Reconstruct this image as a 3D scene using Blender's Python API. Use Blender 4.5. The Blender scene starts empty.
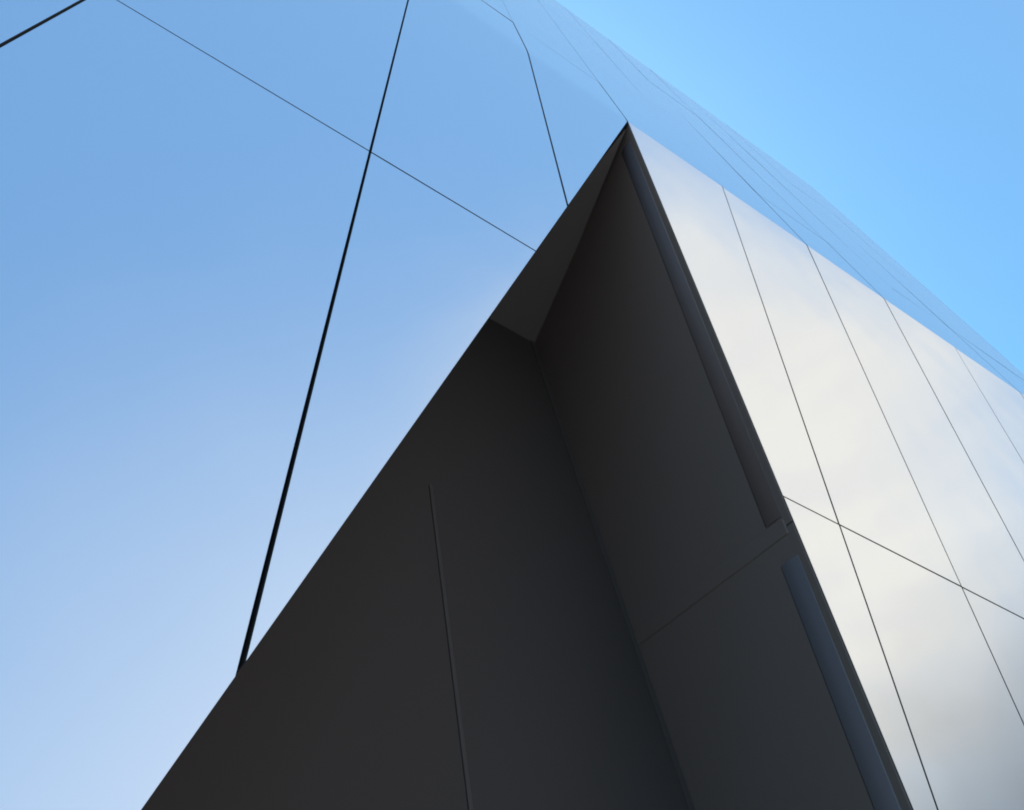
import bpy, bmesh, math, random
from mathutils import Vector, Matrix
random.seed(7)
R = math.radians
sc = bpy.context.scene

# ------------------------------------------------------------------ camera, sky, sun, exposure
# world axes: X along the facade to the right, Y into the building, Z up
h = Vector((0.83190851, 0.43207097, 0.34819952))      # facade direction seen from the camera
u = Vector((0.02042648, -0.65090359, 0.75888555))     # up
n = Vector((0.55453673, -0.62421086, -0.55031793))    # out of the facade
CAM = Vector((0.0, 0.0, 1.6))
cd = bpy.data.cameras.new('camera'); cam = bpy.data.objects.new('camera', cd)
sc.collection.objects.link(cam); sc.camera = cam
cd.sensor_width = 36.0; cd.lens = 884.166 / 1024 * 36.0
cd.clip_start = 0.05; cd.clip_end = 20000
right = Vector((h[0], -n[0], u[0])); up_ = -Vector((h[1], -n[1], u[1])); back = -Vector((h[2], -n[2], u[2]))
cam.matrix_world = Matrix((
    (right[0], up_[0], back[0], CAM[0]),
    (right[1], up_[1], back[1], CAM[1]),
    (right[2], up_[2], back[2], CAM[2]),
    (0, 0, 0, 1)))

SUN_EL, SUN_AZ = R(50), R(17)                          # high behind the building, a little to the right
wd = bpy.data.worlds.new('World'); sc.world = wd; wd.use_nodes = True
wt = wd.node_tree; bg = wt.nodes['Background']; bg.inputs[1].default_value = 0.15
N, LK = wt.nodes.new, wt.links.new
sky = N('ShaderNodeTexSky'); sky.sky_type = 'NISHITA'; sky.sun_disc = False
sky.sun_elevation = SUN_EL; sky.sun_rotation = SUN_AZ
sky.air_density = 2.0; sky.dust_density = 1.7; sky.ozone_density = 5.0
def wmath(op, a, b=None, c=None):
    m = N('ShaderNodeMath'); m.operation = op
    for i, v in enumerate((a, b, c)):
        if v is None: continue
        if isinstance(v, (int, float)): m.inputs[i].default_value = v
        else: LK(v, m.inputs[i])
    return m.outputs[0]
def wrange(v, a, b, c=0.0, d=1.0):
    m = N('ShaderNodeMapRange'); m.interpolation_type = 'SMOOTHSTEP'
    LK(v, m.inputs[0])
    for i, k in enumerate((a, b, c, d)): m.inputs[i + 1].default_value = k
    return m.outputs[0]
def wmix(f, a, b, mode='MIX'):
    m = N('ShaderNodeMix'); m.data_type = 'RGBA'; m.blend_type = mode
    for s, v in ((0, f), (6, a), (7, b)):
        if isinstance(v, (int, float)): m.inputs[s].default_value = v
        elif isinstance(v, tuple): m.inputs[s].default_value = (*v, 1)
        else: LK(v, m.inputs[s])
    return m.outputs[2]
tc = N('ShaderNodeTexCoord')
def skydir(az, el):                                    # azimuth from -Y towards +X
    return (math.sin(R(az)) * math.cos(R(el)), -math.cos(R(az)) * math.cos(R(el)), math.sin(R(el)))
def angle_to(az, el):
    d = N('ShaderNodeVectorMath'); d.operation = 'DOT_PRODUCT'
    LK(tc.outputs['Generated'], d.inputs[0]); d.inputs[1].default_value = skydir(az, el)
    return wmath('MULTIPLY', wmath('ARCCOSINE', d.outputs['Value']), 180 / math.pi)
def wnoise(scale, detail=5, rough=0.55, dist=0.0, stretch=(1, 1, 1)):
    mp = N('ShaderNodeMapping'); LK(tc.outputs['Generated'], mp.inputs[0]); mp.inputs['Scale'].default_value = stretch
    t = N('ShaderNodeTexNoise'); LK(mp.outputs[0], t.inputs['Vector'])
    t.inputs['Scale'].default_value = scale; t.inputs['Detail'].default_value = detail
    t.inputs['Roughness'].default_value = rough; t.inputs['Distortion'].default_value = dist
    return t.outputs[0]
blue = wmix(1.0, sky.outputs[0], (0.48, 0.85, 0.98), 'MULTIPLY')
# thin high haze opposite the sun, then the white cloud bank inside it
veil = wrange(wmath('ADD', angle_to(33, 28), wmath('MULTIPLY', wnoise(1.6, 4), 10.0)), 61, 14)
wide = wrange(wmath('ADD', angle_to(8, 56), wmath('MULTIPLY', wnoise(2.2, 5), 16.0)), 80, 28)
blue = wmix(wmath('MULTIPLY', wide, 0.6), blue, (1.35, 2.65, 4.85))
veil_c = wmix(wmath('MULTIPLY', wmath('POWER', veil, 1.4), 0.97), blue, (3.7, 4.45, 5.4))
warp = wmath('MULTIPLY', wmath('SUBTRACT', wnoise(3.2, 7, 0.6, 0.5, (1, 1, 2.6)), 0.5), 17.0)
bank = wrange(wmath('ADD', angle_to(54, 42), warp), 32, 11)
bank = wmath('MULTIPLY', bank, wrange(wmath('ADD', angle_to(98, 30), wmath('MULTIPLY', warp, 0.5)), 12, 31))
for az_, el_, a_, b_ in ((2, 55, 13, 28), (92, 62, 9, 20)):   # where the bank thins out
    bank = wmath('MULTIPLY', bank, wrange(wmath('ADD', angle_to(az_, el_), wmath('MULTIPLY', warp, 0.3)), a_, b_))
tone = wmix(wrange(wnoise(4.5, 6, 0.6, 0.6, (1, 1, 3)), 0.3, 0.7), (4.55, 4.58, 4.5), (5.1, 5.02, 4.65))
cloudy = wmix(bank, veil_c, tone)
sep = N('ShaderNodeSeparateXYZ'); LK(tc.outputs['Generated'], sep.inputs[0])
cloudy = wmix(wmath('MULTIPLY', wrange(sep.outputs[2], 0.20, 0.02), 0.85), cloudy, (2.5, 3.0, 3.7))   # pale air near the horizon
# a grey bank low over the horizon
grey = wrange(wmath('ADD', angle_to(72, 5), wmath('MULTIPLY', warp, 0.4)), 33, 14)
LK(wmix(wmath('MULTIPLY', grey, 0.95), cloudy, (0.9, 1.1, 1.3)), bg.inputs[0])

sd = bpy.data.lights.new('sun', 'SUN'); sd.energy = 4.0; sd.angle = R(0.53); sd.color = (1.0, 0.95, 0.87)
so = bpy.data.objects.new('sun', sd); sc.collection.objects.link(so)
so.rotation_euler = Vector((math.sin(SUN_AZ) * math.cos(SUN_EL), math.cos(SUN_AZ) * math.cos(SUN_EL), math.sin(SUN_EL))).to_track_quat('Z', 'Y').to_euler()
so.location = (0, 0, 40)
sc.cycles.filter_width = 1.9
vs = sc.view_settings
vs.view_transform = 'Standard'; vs.look = 'None'; vs.exposure = 0.38; vs.gamma = 1.0; vs.use_curve_mapping = False

# ------------------------------------------------------------------ materials
def material(name, base, metal=0.0, rough=0.5, spec=0.5):
    m = bpy.data.materials.new(name); m.use_nodes = True
    b = m.node_tree.nodes['Principled BSDF']
    b.inputs['Base Color'].default_value = (*base, 1); b.inputs['Metallic'].default_value = metal
    b.inputs['Roughness'].default_value = rough; b.inputs['Specular IOR Level'].default_value = spec
    return m, m.node_tree, b
def noise_on(nt, scale, detail=4, vec=None, stretch=(1, 1, 1)):
    c = nt.nodes.new('ShaderNodeTexCoord'); mp = nt.nodes.new('ShaderNodeMapping')
    nt.links.new(c.outputs['Object'], mp.inputs[0]); mp.inputs['Scale'].default_value = stretch
    t = nt.nodes.new('ShaderNodeTexNoise'); nt.links.new(mp.outputs[0], t.inputs['Vector'])
    t.inputs['Scale'].default_value = scale; t.inputs['Detail'].default_value = detail
    return t
def ramp(nt, src, a, b, c, d):
    m = nt.nodes.new('ShaderNodeMapRange'); nt.links.new(src, m.inputs[0])
    for i, k in enumerate((a, b, c, d)): m.inputs[i + 1].default_value = k
    return m.outputs[0]
def bump(nt, b, src, strength, dist):
    k = nt.nodes.new('ShaderNodeBump'); k.inputs['Strength'].default_value = strength; k.inputs['Distance'].default_value = dist
    nt.links.new(src, k.inputs['Height']); nt.links.new(k.outputs[0], b.inputs['Normal'])

PANEL, nt, b = material('satin_metal_cladding', (0.90, 0.90, 0.91), 0.97, 0.06)
nz = noise_on(nt, 0.75, 2)                             # each sheet has bows of its own
oi = nt.nodes.new('ShaderNodeObjectInfo'); sc3 = nt.nodes.new('ShaderNodeVectorMath'); sc3.operation = 'SCALE'
sc3.inputs[0].default_value = (60, 35, 80); nt.links.new(oi.outputs['Random'], sc3.inputs['Scale'])
nt.links.new(sc3.outputs[0], nz.inputs['Vector'].links[0].from_node.inputs['Location'])
nf = noise_on(nt, 5.0, 6, stretch=(3, 3, 0.6))
nt.links.new(ramp(nt, nf.outputs[0], 0.3, 0.7, 0.04, 0.10), b.inputs['Roughness'])
b.inputs['Sheen Weight'].default_value = 0.4; b.inputs['Sheen Roughness'].default_value = 0.35   # thin film of dust
bump(nt, b, nz.outputs[0], 0.22, 0.05)                 # sheet metal is never quite flat

EDGE, nt, b = material('panel_edge_dark', (0.11, 0.105, 0.105), 0.0, 0.6, 0.2)
BACK, nt, b = material('black_membrane', (0.13, 0.115, 0.11), 0.0, 0.8, 0.1)
DARK, nt, b = material('dark_painted_metal', (0.265, 0.212, 0.193), 0.0, 0.6, 0.1)
nt.links.new(ramp(nt, noise_on(nt, 3.0, 5).outputs[0], 0.3, 0.7, 0.45, 0.6), b.inputs['Roughness'])
bump(nt, b, noise_on(nt, 1.2, 2).outputs[0], 0.2, 0.02)
TRIM, nt, b = material('blue_grey_anodised_trim', (0.25, 0.21, 0.215), 0.0, 0.65, 0.1)
nt.links.new(ramp(nt, noise_on(nt, 2.0, 4).outputs[0], 0.3, 0.7, 0.5, 0.65), b.inputs['Roughness'])
MULL, nt, b = material('dark_grey_aluminium', (0.098, 0.08, 0.073), 0.0, 0.55, 0.1)
nt.links.new(ramp(nt, noise_on(nt, 6.0, 4).outputs[0], 0.3, 0.7, 0.32, 0.45), b.inputs['Roughness'])
GLASS, nt, b = material('dark_tinted_glass', (0.09, 0.072, 0.065), 0.0, 0.4, 0.03)
bump(nt, b, noise_on(nt, 0.8, 2).outputs[0], 0.08, 0.02)
PEAK_FILL, nt, b = material('peak_fill_grey', (0.26, 0.21, 0.195), 0.0, 0.6, 0.1)  # for the added slope under the peak, tone set to lift the shade there
nt.links.new(ramp(nt, noise_on(nt, 3.0, 5).outputs[0], 0.3, 0.7, 0.5, 0.7), b.inputs['Roughness'])
ROOFM, nt, b = material('roof_membrane', (0.28, 0.28, 0.27), 0.0, 0.85, 0.2)
PAVE, nt, b = material('plaza_paving', (0.2, 0.2, 0.19), 0.0, 0.8, 0.25)
br = nt.nodes.new('ShaderNodeTexBrick'); co = nt.nodes.new('ShaderNodeTexCoord')
nt.links.new(co.outputs['Object'], br.inputs['Vector'])
br.inputs['Scale'].default_value = 1.0; br.inputs['Mortar Size'].default_value = 0.008
br.inputs['Color1'].default_value = (0.36, 0.32, 0.265, 1); br.inputs['Color2'].default_value = (0.44, 0.39, 0.325, 1)
br.inputs['Mortar'].default_value = (0.2, 0.18, 0.15, 1)
nt.links.new(br.outputs[0], b.inputs['Base Color'])

# ------------------------------------------------------------------ the folded facade as coordinates
W = 1.0                                                # one panel module, metres
EX, EY, EZ = 2.29675794, 1.98190355, 1.6 + 6.94048547  # the fold, at joint 2
A_LOW_L, A_BAND = 0.12346, 0.18081                     # lean back of the left wall and of the upper band
ROW = [10.35, 6.65, 1.403, -3.898]                      # row joints up and down the wall
S_GROUND = -8.64
TILT_R = 0.0438                                        # the right wall's row joint runs slightly uphill

def lean(side, s):
    """Depth and height of a point s metres above the fold; side 'L' or 'R' below it, the band above."""
    low = A_LOW_L if side == 'L' else 0.0
    r = 0.16 if side == 'L' else 0.02                  # half length of the bend
    def integ(s):
        if s >= r: return (math.sin(A_BAND) * s, math.cos(A_BAND) * s)
        if s <= -r: return (math.sin(low) * s, math.cos(low) * s)
        t = (s + r) / (2 * r)
        a0 = (math.sin(low) * -r, math.cos(low) * -r); a1 = (math.sin(A_BAND) * r, math.cos(A_BAND) * r)
        m = (0.0, 0.0)
        return tuple((1 - t) ** 2 * p + 2 * t * (1 - t) * q + t * t * z for p, q, z in zip(a0, m, a1))
    return integ(s)
def normal(side, s):
    e = 0.002
    y0, z0 = lean(side, s - e); y1, z1 = lean(side, s + e)
    return Vector((0, -(z1 - z0), (y1 - y0))).normalized()
def wall(j, s, side, out=0.0):
    y, z = lean(side, s)
    return Vector((EX + (j - 2) * W, EY + y, EZ + z)) + normal(side, s) * out

# the entrance cut: its left edge in the left wall, its right edge in the right wall
def cut_left(s):  return 1.977 + s * 0.3168
def cut_right(s): return 1.9805 - s * 0.1605
def corner_j(s):                                       # the far corner of the building
    return 8.95 if s <= 1.4 else 8.95 + (s - 1.4) * 0.05

# ------------------------------------------------------------------ mesh helpers
def link(name, bm, mats, parent=None, smooth=False):
    me = bpy.data.meshes.new(name); bm.normal_update(); bm.to_mesh(me); bm.free()
    for m in mats: me.materials.append(m)
    o = bpy.data.objects.new(name, me); sc.collection.objects.link(o)
    if parent: o.parent = parent
    return o
def clip(poly, f):
    """Keep the part of a (j, s) polygon where f(j, s) >= 0."""
    out = []
    for i, p in enumerate(poly):
        q = poly[(i + 1) % len(poly)]; a, c = f(*p), f(*q)
        if a >= 0: out.append(p)
        if (a >= 0) != (c >= 0):
            t = a / (a - c); out.append((p[0] + (q[0] - p[0]) * t, p[1] + (q[1] - p[1]) * t))
    return out
def sheet(poly, cuts, place, thick, bm=None, mi_edge=1):
    """A flat (j, s) polygon, cut into strips at cuts, bent by place(j, s, depth) and given thickness."""
    bm = bm or bmesh.new(); verts = {}
    def v(p, d):
        k = (round(p[0], 5), round(p[1], 5), d)
        if k not in verts: verts[k] = bm.verts.new(place(p[0], p[1], d))
        return verts[k]
    lo = min(p[1] for p in poly); hi = max(p[1] for p in poly)
    cs = [lo] + sorted(c for c in cuts if lo + 1e-4 < c < hi - 1e-4) + [hi]
    edges = {}; smooth = len(cs) > 2
    for a, c in zip(cs, cs[1:]):
        q = clip(clip(poly, lambda j, s: s - a), lambda j, s: c - s)
        r = []
        for p in q:
            if not r or (abs(p[0] - r[-1][0]) + abs(p[1] - r[-1][1])) > 1e-4: r.append(p)
        if len(r) > 2 and (abs(r[0][0] - r[-1][0]) + abs(r[0][1] - r[-1][1])) < 1e-4: r.pop()
        if len(r) < 3: continue
        fr = bm.faces.new([v(p, 0.0) for p in r]); fr.smooth = smooth
        bm.faces.new([v(p, thick) for p in reversed(r)]).material_index = mi_edge
        for i in range(len(r)):
            e = (tuple(round(x, 5) for x in r[i]), tuple(round(x, 5) for x in r[(i + 1) % len(r)]))
            edges[e] = (r[i], r[(i + 1) % len(r)])
    for (a, c), (p, q) in edges.items():
        if (c, a) in edges: continue
        f = bm.faces.new([v(p, 0.0), v(p, thick), v(q, thick), v(q, 0.0)]); f.material_index = mi_edge
    for e in bm.edges:
        if len(e.link_faces) == 2 and e.link_faces[0].material_index != e.link_faces[1].material_index: e.smooth = False
    bmesh.ops.recalc_face_normals(bm, faces=bm.faces)
    return bm
def prism(pts, d, bm=None):
    """Solid from a 3-D polygon pushed along d."""
    bm = bm or bmesh.new(); d = Vector(d)
    a = [bm.verts.new(p) for p in pts]; c = [bm.verts.new(Vector(p) + d) for p in pts]
    bm.faces.new(a); bm.faces.new(list(reversed(c)))
    for i in range(len(a)): bm.faces.new((a[i - 1], c[i - 1], c[i], a[i]))
    bmesh.ops.recalc_face_normals(bm, faces=bm.faces)
    return bm
def bar(p, q, across, deep, w, d, bm=None):
    """Square bar from p to q; w along 'across', d along 'deep', starting at the line p-q."""
    a, e = Vector(across).normalized() * w, Vector(deep).normalized() * d
    p, q = Vector(p), Vector(q)
    return prism([p, p + a, p + a + e, p + e], q - p, bm)
def bevel(o, w, seg=2):
    m = o.modifiers.new('bevel', 'BEVEL'); m.width = w; m.segments = seg; m.limit_method = 'ANGLE'; m.angle_limit = R(40)

# ------------------------------------------------------------------ ground
bm = bmesh.new()
S = 6000
bm.faces.new([bm.verts.new(p) for p in ((-S, -S, 0), (S, -S, 0), (S, S, 0), (-S, S, 0))])
g = link('ground', bm, [PAVE]); g['kind'] = 'structure'

# ------------------------------------------------------------------ the building
B = bpy.data.objects.new('clad_building', None); sc.collection.objects.link(B)
B['label'] = 'polished metal clad building with a folded wall and a dark triangular entrance'
B['category'] = 'building'

LEFT_J = -6
def side_of(j): return 'L' if j < 2 else 'R'
def lower_joint(j, s_row, side):                       # the right wall's row joint slopes
    return -3.854 + TILT_R * (j - 2) if side == 'R' else s_row
GAP = 0.006
WIDE = 0.0052
def joint(j): return 1.975 if j == 2 else j
def half_gap(j): return WIDE if j in (0, -1) else GAP
tilt_of = {(0, 'bent'): (-0.0015, 0.0), (1, 'bent'): (0.0, 0.0), (-1, 'bent'): (0.001, 0.0), (0, 'foot'): (-0.001, 0.0)}
def panel(j0, j1, s_lo, s_hi, side, kind, extra=()):
    g0, g1 = half_gap(j0), half_gap(j1)
    if kind in ('top', 'band'): g0, g1 = g0 * 0.6, g1 * 0.6
    a = joint(j0) + g0; c = joint(j1) - g1
    poly = [(a, s_lo(a) + GAP), (c, s_lo(c) + GAP), (c, s_hi(c) - GAP), (a, s_hi(a) - GAP)]
    for f in extra: poly = clip(poly, f)
    if len(poly) < 3: return None
    tx, ts = tilt_of.get((j0, kind), (random.uniform(-1, 1) * 0.0016, random.uniform(-1, 1) * 0.0006))
    jc = (j0 + j1) / 2; scn = (s_lo(a) + s_hi(a)) / 2
    def place(j, s, d):
        return wall(j, s, side, -d + tx * (j - jc) + ts * (s - scn))
    r = 0.16 if side == 'L' else 0.02
    cuts = [r * k / 6 for k in range(-6, 7)] if kind == 'bent' else []
    bm = sheet(poly, cuts, place, 0.04)
    return link('facade_panel', bm, [PANEL, EDGE], B)

const = lambda v: (lambda j: v)
for j in range(LEFT_J, 9):
    sd_ = side_of(j)
    # two full rows and the short top row of the band, then the row bent over the fold, then the foot row
    panel(j, j + 1, const(ROW[1]), const(ROW[0]), sd_, 'top', [lambda jj, s: corner_j(s) - jj])
    panel(j, j + 1, const(ROW[2]), const(ROW[1]), sd_, 'band', [lambda jj, s: corner_j(s) - jj])
    ex = [lambda jj, s: corner_j(s) - jj]
    if j < 2: ex.append(lambda jj, s: cut_left(s) - jj)
    else:     ex.append(lambda jj, s: jj - cut_right(s))
    low = (lambda sd: (lambda jj: lower_joint(jj, ROW[3], sd)))(sd_)
    panel(j, j + 1, low, const(ROW[2]), sd_, 'bent', ex)
    panel(j, j + 1, const(S_GROUND), low, sd_, 'foot', ex)
panel(9, 10, const(ROW[1]), const(ROW[0]), 'R', 'top', [lambda jj, s: corner_j(s) - jj])

panel(9, 10, const(ROW[2]), const(ROW[1]), 'R', 'band', [lambda jj, s: corner_j(s) - jj])

# the black layer the open joints look into
def backing(j0, j1, side, extra):
    poly = [(j0, S_GROUND), (j1, S_GROUND), (j1, ROW[0] - 0.02), (j0, ROW[0] - 0.02)]
    # the fold kinks the entrance cut, so clip below and above it apart
    r = 0.16 if side == 'L' else 0.02
    cuts = [r * k / 4 for k in range(-4, 5)]
    bm = bmesh.new()
    for part in (clip(poly, lambda j, s: -0.025 - s), clip(poly, lambda j, s: s + 0.025)):
        if max(p[1] for p in part) < 0:
            for f in extra: part = clip(part, f)
        part = clip(part, lambda j, s: corner_j(s) - 0.03 - j)
        bm = sheet(part, cuts, lambda j, s, d: wall(j, s, side, -0.05 - d), 0.10, bm, 0)
    return link('backing_wall', bm, [BACK], B)
backing(LEFT_J, 1.975, 'L', [lambda j, s: cut_left(s) - 0.012 - j])
backing(1.975, 9.6, 'R', [lambda j, s: j - cut_right(s) - 0.012])

# rounded far corner, one piece per row, then the end wall behind it
def corner_piece(s0, s1):
    rad = 0.22; bm = bmesh.new(); seg = 10
    ss = [s0 + GAP, s1 - GAP]
    if s0 < 0 < s1: ss = [s0 + GAP, -0.02, 0.0, 0.02, s1 - GAP]
    rows = []
    for s in ss:
        nn = normal('R', s); p = wall(corner_j(s) + GAP, s, 'R'); row = []
        for k in range(seg + 1):
            t = math.pi / 2 * k / seg
            row.append(bm.verts.new(p + Vector((rad * math.sin(t), 0, 0)) - nn * (rad * (1 - math.cos(t)))))
        row.append(bm.verts.new(p + Vector((rad, 0, 0)) - nn * 0.9))
        rows.append(row)
    for r0, r1 in zip(rows, rows[1:]):
        for k in range(len(r0) - 1):
            f = bm.faces.new((r0[k], r0[k + 1], r1[k + 1], r1[k])); f.smooth = True
    bmesh.ops.recalc_face_normals(bm, faces=bm.faces)
    o = link('corner_panel', bm, [PANEL], B)
    m = o.modifiers.new('thickness', 'SOLIDIFY'); m.thickness = 0.04; m.offset = -1
    return o
for s0, s1 in ((S_GROUND, ROW[3]), (ROW[3], ROW[2]), (ROW[2], ROW[0])): corner_piece(s0, s1)

DEPTH = 16.0
pe = []
for s in (S_GROUND, 0.0, ROW[0] - 0.05):
    p = wall(corner_j(s) + 0.18, s, 'R', -0.6); pe.append(p)
top_z = pe[-1].z
pe += [Vector((pe[-1].x, EY + DEPTH, top_z)), Vector((pe[0].x, EY + DEPTH, 0))]
link('end_wall', prism(pe, (-0.2, 0, 0)), [PANEL], B)
pw = [wall(LEFT_J + 0.02, s, 'L', -0.05) for s in (S_GROUND, 0.0, ROW[0] - 0.05)]
pw += [Vector((pw[0].x, EY + DEPTH, top_z)), Vector((pw[0].x, EY + DEPTH, 0))]
link('end_wall', prism(pw, (-0.2, 0, 0)), [PANEL], B)
x0, x1 = pw[0].x - 0.2, pe[2].x
link('rear_wall', prism([(x0, EY + DEPTH, 0), (x1, EY + DEPTH, 0), (x1, EY + DEPTH, top_z), (x0, EY + DEPTH, top_z)], (0, 0.2, 0)), [PANEL], B)
yt = wall(0, ROW[0] - 0.3, 'L', -0.2).y
link('roof', prism([(x0, yt, top_z - 0.35), (x1, yt, top_z - 0.35), (x1, EY + DEPTH, top_z - 0.35), (x0, EY + DEPTH, top_z - 0.35)], (0, 0, 0.15)), [ROOFM], B)
# slim coping that turns the top edge over
cp = [wall(LEFT_J, ROW[0], 'L', 0.0), wall(LEFT_J, ROW[0] + 0.05, 'L', -0.02), wall(LEFT_J, ROW[0] + 0.05, 'L', -0.35), wall(LEFT_J, ROW[0], 'L', -0.35)]
o = link('coping', prism(cp, (corner_j(ROW[0]) - 0.06 - LEFT_J, 0, 0)), [PANEL], B); bevel(o, 0.015, 3)

# ------------------------------------------------------------------ the entrance recess
GDEPTH = 1.72                                          # the glazing leans like the left wall, this far behind it
def depth_y(s): return EY + GDEPTH + math.sin(A_LOW_L) * s
def Z(s): return EZ + s
def XR(s): return EX + (cut_right(s) - 2) * W
# right reveal: dark metal leaves stacked between the row joints, each running from the edge in to the glazing
def XRp(s, y): return Vector((XR(s), y, Z(s)))
def reveal_leaf(s_hi, s_lo, y0_hi, y0_lo, y1_hi, y1_lo, off):
    pts = [XRp(s_hi, y0_hi), XRp(s_lo, y0_lo), XRp(s_lo, y1_lo), XRp(s_hi, y1_hi)]
    return prism([p + Vector((off, 0, 0)) for p in pts], (0.05, 0, 0))
SJ = -3.98
for hi, lo in ((-0.06, SJ + 0.004), (SJ - 0.004, -8.1), (-8.11, -8.52)):
    o = link('reveal_panel', reveal_leaf(hi, lo, EY + 0.006, EY + 0.006, depth_y(hi) + 0.1, depth_y(lo) + 0.1, -0.004), [DARK], B); bevel(o, 0.004)
# softly rounded corner trims inside the right edge, broken at the ledge
for hi, lo in ((-0.25, SJ + 0.06), (SJ - 0.17, -8.4)):
    bm = bmesh.new(); rows = []
    for sv in (hi, lo):
        rows.append([bm.verts.new(XRp(sv, EY + 0.045 + 0.12 * k / 12) + Vector((-0.0035 - 0.008 * math.sin(math.pi * k / 12), 0, 0))) for k in range(13)])
    for k in range(12): bm.faces.new((rows[0][k], rows[0][k + 1], rows[1][k + 1], rows[1][k])).smooth = True
    for r_ in rows: bm.faces.new(r_)
    bm.faces.new((rows[0][0], rows[1][0], rows[1][12], rows[0][12]))
    bmesh.ops.recalc_face_normals(bm, faces=bm.faces)
    link('edge_trim', bm, [TRIM], B)
# sloping soffit added to catch ground bounce and lighten the peak of the cut
def XL(s): return EX + (cut_left(s) - 2) * W
SB = -1.15
link('peak_fill', prism([Vector((EX - 0.03, EY + 0.03, Z(-0.12))), Vector((XL(SB) - 0.02, depth_y(SB) + 0.05, Z(SB))), Vector((XR(SB) + 0.02, depth_y(SB) + 0.05, Z(SB)))], (0, 0.03, 0.06)), [PEAK_FILL], B)
# ledge running back along the joint
led = [XRp(SJ + 0.045, EY + 0.05), XRp(SJ - 0.045, EY + 0.05), XRp(SJ - 0.045, depth_y(SJ)), XRp(SJ + 0.045, depth_y(SJ))]
o = link('ledge', prism([p + Vector((-0.009, 0, 0)) for p in led], (0.03, 0, 0)), [DARK], B); bevel(o, 0.006)
# left reveal, behind the left wall's cut edge
lp = []
for s in (-0.1, -8.5):
    p = wall(cut_left(s), s, 'L', -0.06); lp.append(p)
lq = [Vector((p.x, depth_y(s) + 0.1, p.z)) for p, s in zip(lp, (-0.1, -8.5))]
o = link('reveal_panel', prism([lp[0], lp[1], lq[1], lq[0]], (-0.05, 0, 0)), [DARK], B); bevel(o, 0.004)
# glazing: mullions, transom and one pane in each field
def gz(x, s, out=0.0):
    y, z = math.sin(A_LOW_L) * s, math.cos(A_LOW_L) * s
    return Vector((x, EY + GDEPTH + y, EZ + z)) + Vector((0, -math.cos(A_LOW_L), math.sin(A_LOW_L))) * out
def gx(j): return EX + (j - 2) * W
gw = bpy.data.objects.new('entrance_glazing', None); gw.parent = B; gw.location = (0, 0, 0); sc.collection.objects.link(gw)
cols = [-1.2, 3.5]
def field(j0, j1, s0, s1):
    poly = [(j0, s0), (j1, s0), (j1, s1), (j0, s1)]
    poly = clip(poly, lambda j, s: (cut_left(s) - j) * -1 + 0.06 if j < 5 else 1)
    poly = clip(poly, lambda j, s: cut_right(s) - j + 0.06)
    return poly
for j0, j1 in zip(cols, cols[1:]):
    for s0, s1 in ((-8.55, -6.05), (-6.05, 0.0)):
        poly = field(j0 + 0.02, j1 - 0.02, s0 + 0.02, s1 - 0.02)
        if len(poly) < 3: continue
        bm = prism([gz(gx(j), s) for j, s in poly], Vector((0, math.cos(A_LOW_L), -math.sin(A_LOW_L))) * 0.03)
        link('pane', bm, [GLASS], gw)
# one slim mullion that leans with the cut
o = link('mullion', bar(gz(gx(1.247) - 0.012, -3.5, 0.006), gz(gx(1.907) - 0.012, -8.5, 0.006), (1, 0, 0), (0, 1, 0), 0.024, 0.06), [MULL], gw); bevel(o, 0.004)
o = link('transom', bar(gz(XL(-6.05), -6.05, 0.045), gz(XR(-6.05), -6.05, 0.045), (0, 0, 1), (0, 1, 0), 0.06, 0.11), [MULL], gw); bevel(o, 0.006)
# slim frame where the glazing meets the right reveal
o = link('frame', bar(gz(XR(-0.4) - 0.05, -0.4, 0.008), gz(XR(-8.5) - 0.05, -8.5, 0.008), (1, 0, 0), (0, 1, 0), 0.06, 0.12), [MULL], gw); bevel(o, 0.006)
# dark room behind the glass so that no light leaks through
link('inner_wall', prism([(gx(-3), EY + 3.4, 0.02), (gx(5), EY + 3.4, 0.02), (gx(5), EY + 3.4, 9.2), (gx(-3), EY + 3.4, 9.2)], (0, 0.2, 0)), [BACK], B)
